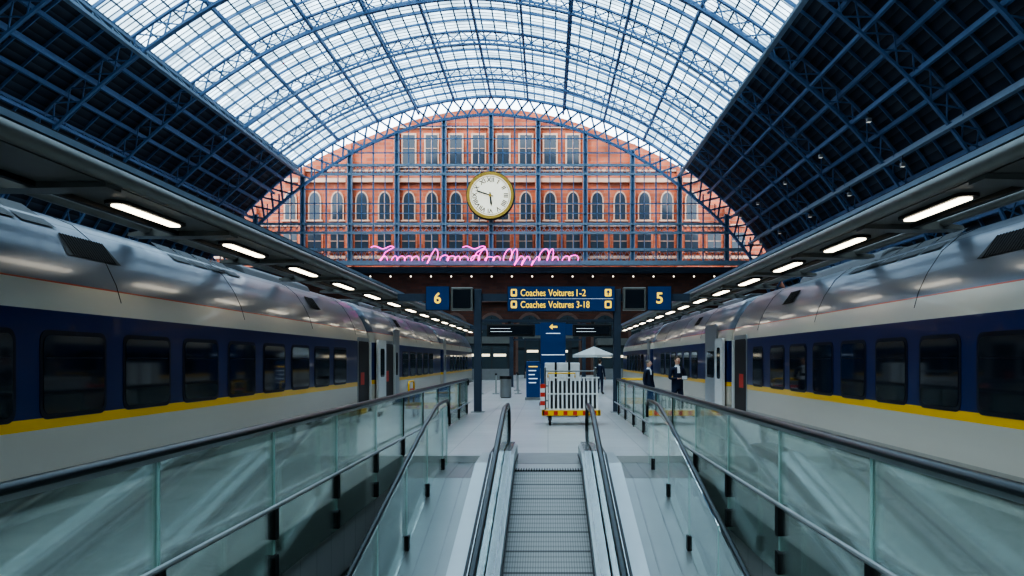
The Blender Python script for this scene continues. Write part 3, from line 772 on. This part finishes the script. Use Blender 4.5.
for sg in (-1,1):
    B=thing('sloping_balustrade',(sg*1.75,13.5,0),'sloping glass balustrade with dark handrail beside the moving walkway','balustrade','sloping balustrades beside the walkway')
    pts=[(sg*1.75,yb+i*(12.6-yb)/20,bz(yb+i*(12.6-yb)/20)+.98) for i in range(21)]+[(sg*1.75,13.2,1.0),(sg*1.75,13.9,1.0),(sg*1.75,14.08,.9),(sg*1.75,14.1,.7)]
    ob('handrail',MB().tube(pts,.028,'rail',10),B,smooth=True)
    yy=-2.
    while yy<13.6:
        b=min(yy+1.7,13.9)
        m_=MB(); x0,x1=sg*1.745,sg*1.757
        for q0,q1,mt in ((yy+.03,b-.03,'glass'),(yy+.015,yy+.03,'edge'),(b-.03,b-.015,'edge')):
            vs=[]
            for q in (q0,q1):
                vs+=[(x0,q,bz(q)-.1),(x1,q,bz(q)-.1),(x1,q,bz(q)+.9),(x0,q,bz(q)+.9)]
            m_.add(vs,[(0,3,2,1),(4,5,6,7),(0,1,5,4),(1,2,6,5),(2,3,7,6),(3,0,4,7)],mt)
        ob('glass_panel',m_,B)
        ob('clamp',MB().box((sg*1.72,yy-.05,bz(yy)-.12),(sg*1.78,yy+.05,bz(yy)+.06),'ganD'),B)
        yy+=1.7
    R=MB()
    for a,b in ((yb,YT),(YT,14.2)):
        for xa_,xb_,zt,mt in ((1.125,1.85,-.12,'rampgrey'),(1.30,1.32,-.116,'gal'),(1.56,1.58,-.116,'gal')):
            vs=[(sg*xa_,a,bz(a)-.9),(sg*xb_,a,bz(a)-.9),(sg*xb_,a,bz(a)+zt),(sg*xa_,a,bz(a)+zt),(sg*xa_,b,bz(b)-.9),(sg*xb_,b,bz(b)-.9),(sg*xb_,b,bz(b)+zt),(sg*xa_,b,bz(b)+zt)]
            R.add(vs,[(0,3,2,1),(4,5,6,7),(0,1,5,4),(1,2,6,5),(2,3,7,6),(3,0,4,7)],mt)
    ob('cladding_ramp',R,B)
# ---------------------------------------------------------------- long balustrades
def balustrade(X,ya,yb_,first,step,label):
    B=thing('glass_balustrade',(X,13,0),label,'balustrade')
    ob('handrail',MB().tube([(X,ya,1.1),(X,yb_,1.1),(X,yb_+.06,1.07),(X,yb_+.07,.9)],.045,'rail',12,.032),B,smooth=True)
    ob('glazing_channel',MB().box((X-.018,ya,1.04),(X+.018,yb_,1.075),'stain'),B)
    yy=first-step*2
    while yy<yb_-.05:
        a=max(yy,ya); b=min(yy+step,yb_); zb=-.34 if b<14.3 else .02
        if b>ya+.1:
            ob('glass_panel',MB().box((X-.008,a+.024,zb),(X+.008,b-.024,1.05),'glass').box((X-.008,a+.012,zb),(X+.008,a+.024,1.05),'edge').box((X-.008,b-.024,zb),(X+.008,b-.012,1.05),'edge'),B)
            ob('clamp',MB().prism(rr(a-.05,a+.05,.04,.34,.03),'yz',X-.035,X+.035,'ganD'),B)
            if zb<0: ob('clamp',MB().prism(rr(a-.05,a+.05,-.32,-.1,.03),'yz',X-.035,X+.035,'ganD'),B)
            else: ob('post',MB().box((X-.02,a-.02,0),(X+.02,a+.02,1.05),'ganD'),B)
        yy+=step
    sd=1 if X<0 else -1
    ob('lower_rail',MB().tube([(X+sd*.09,ya,.38),(X+sd*.09,yb_,.38)],.022,'stain',8),B,smooth=True)
    return B
balustrade(-2.54,1.6,25.2,5.2,2.2,'long green-tinted glass balustrade with dark handrail along the opening')
balustrade(2.19,1.6,25.2,5.4,2.15,'long green-tinted glass balustrade with dark handrail along the opening')
# ---------------------------------------------------------------- luggage trolleys
def trolley(loc,low=False):
    x,y,_=loc
    T=thing('luggage_trolley',(x,y,0),('low yellow luggage trolley with red and steel rails' if low else 'silver slatted luggage trolley with yellow and red base'),'luggage trolley',None if not low else 'low yellow trolleys beside the balustrades')
    m_=MB()
    m_.box((x-.72,y-.5,.28),(x+.72,y+.5,.34),'gal').box((x-.74,y-.53,.26),(x+.74,y-.48,.40),'yellow').box((x-.74,y+.48,.26),(x+.74,y+.53,.40),'yellow')
    m_.box((x-.76,y-.53,.26),(x-.70,y+.53,.40),'yellow').box((x+.70,y-.53,.26),(x+.76,y+.53,.40),'yellow')
    for i in range(6): m_.box((x-.7+i*.25,y-.54,.28),(x-.6+i*.25,y-.53,.38),'red')
    ob('chassis',m_,T)
    if low:
        for sx in (-.7,.7):
            m_=MB().tube([(x+sx,y-.45,.38),(x+sx,y-.45,1.0),(x+sx,y-.38,1.06),(x+sx,y+.38,1.06),(x+sx,y+.45,1.0),(x+sx,y+.45,.38)],.028,'yellow',8)
            for zz in (.6,.82): m_.tube([(x+sx,y-.45,zz),(x+sx,y+.45,zz)],.022,'red' if zz>.7 else 'stain',8)
            ob('side_rail',m_,T,smooth=True)
        ob('deck_rail',MB().tube([(x-.7,y+.45,.7),(x+.7,y+.45,.7)],.025,'yellow',8),T)
    else:
        m_=MB()
        for i in range(12):
            xx=x-.56+i*.112; m_.beam((xx,y-.47,.42),(xx,y-.33,1.22),.05,.02,'white',(1,0,0))
        for zz,yy in ((1.24,-.33),(.42,-.47),(.82,-.40)): m_.beam((x-.66,y+yy,zz),(x+.74,y+yy,zz),.06,.04,'white')
        ob('slatted_front',m_,T)
        ob('back_board',MB().box((x-.6,y-.25,.36),(x+.7,y-.2,1.15),'podgrey'),T)
        m_=MB()
        for sx in (-.68,.68): m_.tube([(x+sx,y+.45,.34),(x+sx,y+.45,1.4),(x+sx,y+.38,1.5)],.028,'gal',8)
        for zz in (.6,1.0,1.4): m_.tube([(x-.68,y+.45,zz),(x+.68,y+.45,zz)],.018,'gal',6)
        ob('rear_frame',m_,T,smooth=True)
        m_=MB()
        for i in range(5): m_.beam((x-.75,y-.42+i*.2,.42),(x-.69,y-.42+i*.2,1.0),.05,.05,'red' if i%2 else 'white')
        for i in range(6): m_.box((x-.80,y-.54,.42+i*.11),(x-.68,y-.48,.53+i*.11),'red' if i%2 else 'white')
        m_.box((x-.78,y-.5,.98),(x-.66,y+.45,1.04),'red'); ob('side_guard',m_,T)
        m_=MB().tube([(x-.6,y-.33,1.24),(x-.6,y-.55,1.36),(x+.1,y-.55,1.36),(x+.1,y-.33,1.24)],.018,'yellow',8); ob('push_handle',m_,T)
    for sx in (-.55,.55):
        for sy in (-.38,.38):
            ob('wheel',MB().tube([(x+sx-.03,y+sy,.13),(x+sx+.03,y+sy,.13)],.13,'black',16).box((x+sx-.05,y+sy-.03,.13),(x+sx+.05,y+sy+.03,.28),'gal'),T)
    return T
trolley((.60,21.2,0))
cb=thing('baggage_crate',(.35,24.2,0),'tall pale grey strapped roll container behind the trolley','crate')
ob('body',MB().box((-.1,23.9,.16),(.95,24.5,1.62),'white'),cb,bevel=.03)
for q in (.2,.6): ob('strap',MB().box((q,23.88,.165),(q+.06,24.51,1.63),'black'),cb)
for sx in (0,.85):
    for sy in (24.0,24.4): ob('wheel',MB().tube([(sx-.02,sy,.08),(sx+.02,sy,.08)],.08,'black',12),cb)
TL=trolley((-3.4,24.0,0),True); copything(TL,(2.95,26.9,0),math.pi/2)
# ---------------------------------------------------------------- parasol, kiosks
def parasol(x,y,r,zt,label):
    T=thing('parasol',(x,y,0),label,'parasol')
    m_=MB(); n=8; vs=[(x,y,zt)]+[(x+r*math.cos(2*math.pi*i/n),y+r*math.sin(2*math.pi*i/n),zt-.5) for i in range(n)]+[(x+r*math.cos(2*math.pi*i/n),y+r*math.sin(2*math.pi*i/n),zt-.65) for i in range(n)]
    m_.add(vs,[(0,1+i,1+(i+1)%n) for i in range(n)]+[(1+i,9+i,9+(i+1)%n,1+(i+1)%n) for i in range(n)],'canvas'); ob('canopy',m_,T)
    ob('pole',MB().tube([(x,y,0),(x,y,zt-.02)],.035,'gal',8),T); ob('base',MB().tube([(x,y,0),(x,y,.1)],.35,'gal',16),T)
parasol(2.7,47,1.25,2.5,'white canvas parasol open above the platform')
def kiosk(x0,x1,y,h,label,litz):
    K=thing('kiosk',((x0+x1)/2,y+1.5,0),label,'kiosk')
    ob('body',MB().box((x0,y+.1,0),(x1,y+3,h),'kiosk'),K); ob('fascia',MB().box((x0-.15,y-.1,h-.5),(x1+.15,y+3.1,h+.1),'gan'),K)
    n=max(2,int((x1-x0)/1.2))
    for i in range(n):
        a=x0+.15+(x1-x0-.3)*i/n;b=x0+.15+(x1-x0-.3)*(i+1)/n-.12
        ob('shop_window',MB().box((a,y+.04,.6),(b,y+.1,h-.7),'shopglass').box((a+.1,y+.03,litz),(b-.1,y+.04,litz+.22),'shoplit'),K)
    ob('counter',MB().box((x0+.1,y-.2,.0),(x1-.1,y+.1,.95),'gal'),K)
kiosk(-9,-3.2,68,3.6,'dark glazed shop kiosk with warm lit shelf',2.0)
kiosk(-2.2,2.2,74,4.2,'dark glazed shop kiosk with warm lit shelf',2.4)
kiosk(4.5,10.5,70,3.5,'dark glazed shop kiosk with warm lit shelf',1.9)
QB=thing('belt_barrier_post',(-1.5,40,0),'slim steel queue barrier post','barrier','queue barrier posts')
ob('post',MB().tube([(-1.5,40,0),(-1.5,40,1.0)],.035,'stain',10),QB); ob('base',MB().tube([(-1.5,40,0),(-1.5,40,.04)],.18,'stain',16),QB)
ob('head',MB().tube([(-1.5,40,.94),(-1.5,40,1.03)],.05,'black',10),QB)
for p in ((-2.6,40,0),(-3.4,40,0),(-1.7,44,0),(1.6,41,0),(2.6,43,0)): copything(QB,p)
BN=thing('waste_bin',(-1.9,36,0),'round grey waste bin on the platform','bin')
ob('body',MB().tube([(-1.9,36,.03),(-1.9,36,.85)],.25,'gal',20),BN); ob('lid',MB().tube([(-1.9,36,.85),(-1.9,36,.9),(-1.9,36,.98)],.27,'ganD',20),BN); ob('base',MB().tube([(-1.9,36,0),(-1.9,36,.03)],.22,'ganD',20),BN)
# ---------------------------------------------------------------- people
def skinmesh(verts,edges,rad,sub=2):
    me=bpy.data.meshes.new('sk'); me.from_pydata(verts,edges,[]); o=bpy.data.objects.new('sk',me); COL.objects.link(o)
    md=o.modifiers.new('s','SKIN'); md.use_smooth_shade=True; md.branch_smoothing=.4
    if not me.skin_vertices:
        bpy.context.view_layer.objects.active=o; bpy.ops.mesh.customdata_skin_add()
    for i,r in enumerate(rad): me.skin_vertices[0].data[i].radius=(r if isinstance(r,tuple) else (r,r))
    me.skin_vertices[0].data[0].use_root=True
    if sub:
        sd=o.modifiers.new('u','SUBSURF'); sd.levels=sub; sd.render_levels=sub
    bpy.context.view_layer.update()
    r=bpy.data.meshes.new_from_object(o.evaluated_get(bpy.context.evaluated_depsgraph_get()))
    vs=[tuple(v.co) for v in r.vertices]; fs=[tuple(p.vertices) for p in r.polygons]
    bpy.data.objects.remove(o); return vs,fs
def person(loc,rot,hgt,arms,hair,label,stance=.11,hold=None):
    k=hgt/1.76
    V=[(0,0,.96),(0,.01,1.1),(0,0,1.28),(0,.01,1.43),(0,.015,1.50),(0,0,1.56),(0,-.012,1.63),(0,-.005,1.69),(0,0,1.735)]
    R=[(.15,.115),(.135,.10),(.165,.115),(.12,.08),(.058,.058),(.062,.068),(.078,.095),(.076,.092),(.045,.055)]
    E=[(i,i+1) for i in range(8)]
    for sg in (-1,1):
        b=len(V); V+=[(sg*.10,0,.87),(sg*stance,-.015,.50),(sg*(stance+.005),.02,.10),(sg*(stance+.01),-.05,.05),(sg*(stance+.03),-.16,.04)]
        R+=[.10,.068,.046,(.045,.045),(.042,.032)]; E+=[(0,b),(b,b+1),(b+1,b+2),(b+2,b+3),(b+3,b+4)]
    hands=[]
    for sg,(el,wr,fd) in zip((-1,1),arms):
        b=len(V); V+=[(sg*.185,.01,1.40),el,wr]; R+=[.065,.047,.030]; E+=[(3,b),(b,b+1),(b+1,b+2)]; hands.append((sg,Vector(wr),Vector(fd).normalized()))
    vs,fs=skinmesh(V,E,R)
    mb=MB(); W=[h[1] for h in hands]
    mb.mi('navy');mb.mi('skin');mb.mi('black');mb.mi('shirt')
    mb.v=list(vs)
    for f in fs:
        c=sum((Vector(vs[i]) for i in f),Vector())/len(f)
        m_=0
        if c.z>1.53: m_=1
        elif c.z>1.465 and abs(c.x)<.09: m_=3
        elif c.z<.12: m_=2
        elif c.y<-.05 and abs(c.x)<.03 and 1.28<c.z<1.48: m_=3
        if min((c-w_).length for w_ in W)<.045: m_=1
        mb.f.append(f); mb.m.append(m_)
    for sg,wr,fd in hands:
        side=Vector((0,0,1)).cross(fd); 
        if side.length<.2: side=Vector((0,1,0))
        side.normalize(); pn=fd.cross(side)
        v2,f2=skinmesh([wr,wr+fd*.05,wr+fd*.09],[(0,1),(1,2)],[.026,(.036,.018),(.036,.016)],1)
        mb.add(v2,f2,'skin')
        for i,(o_,L_) in enumerate(((-.03,.062),(-.01,.075),(.01,.07),(.03,.055))):
            p=wr+fd*.085+side*o_; q=p+fd*L_*.5+pn*-.006; r_=q+fd*L_*.4+pn*-.025; 
            v2,f2=skinmesh([p,q,r_],[(0,1),(1,2)],[.0095,.009,.0075],1); mb.add(v2,f2,'skin')
        p=wr+fd*.03+side*-.025*sg; q=p+fd*.03-side*.028*sg; r_=q+fd*.03
        v2,f2=skinmesh([p,q,r_],[(0,1),(1,2)],[.011,.0105,.009],1); mb.add(v2,f2,'skin')
    mb.sphere((0,-.112,1.625),.014,'skin',8,6,(.8,1.2,1.5))
    for sg in (-1,1):
        mb.sphere((sg*.033,-.093,1.652),.012,'shirt',8,6); mb.sphere((sg*.033,-.102,1.652),.006,'black',8,6)
        mb.box((sg*.018,-.106,1.67),(sg*.05,-.098,1.676),hair)
        mb.sphere((sg*.082,.0,1.64),.025,'skin',8,6,(.4,.8,1.2))
    mb.sphere((0,-.097,1.59),.02,'red',8,6,(1.1,.4,.25))
    P=thing('person',loc,label,'person')
    def place(m_): 
        c,s_=math.cos(rot),math.sin(rot)
        m_.v=[(loc[0]+k*(x*c-y*s_),loc[1]+k*(x*s_+y*c),loc[2]+k*z) for x,y,z in m_.v]; return m_
    ob('body',place(mb),P,smooth=True)
    hb=MB().sphere((0,.022,1.69),.092,hair,16,10,(.9,1.02,.86)); hb.sphere((0,.055,1.63),.065,hair,12,8,(1.05,.7,1.0)); ob('hair',place(hb),P,smooth=True)
    jk=MB(); jk.tube([(.0,0,.86),(0,0,.98),(0,0,1.1)],.172,'navy',16,.128); ob('jacket_hem',place(jk),P,smooth=True)
    if hold:
        h=MB().box((-.08,-.415,1.12),(.08,-.405,1.22),'shirt')
        t=thing('clipboard',(loc[0],loc[1],loc[2]+1.1),'white sheet of notes held in the hands','clipboard'); ob('sheet',place(h),t)
        b2=MB().box((-.09,-.403,1.11),(.09,-.395,1.23),'ganD'); ob('board',place(b2),t)
down=[((-.25,.03,1.12),(-.26,-.05,.86),(0,-.1,-1)),((.25,.03,1.12),(.26,-.05,.86),(0,-.1,-1))]
fold=[((-.26,-.02,1.14),(-.10,-.26,1.14),(.5,-.8,.1)),((.26,-.02,1.14),(.10,-.26,1.14),(-.5,-.8,.1))]
person((3.75,23.2,0),.35,1.80,fold,'hairb','staff member in navy uniform holding a sheet of notes',hold=True)
person((3.1,24.6,0),.9,1.70,down,'hairg','staff member in navy uniform with grey hair, arms lowered')
person((2.6,40,0),2.6,1.72,down,'hairb','passenger in dark clothes standing beside the barriers')
person((1.2,55,0),.4,1.7,down,'hairb','passenger in dark clothes on the far platform')
person((-1.4,58,0),3.0,1.72,down,'hairb','passenger in dark clothes walking away')
for o in bpy.data.objects:
    if '_w' in o: del o['_w']
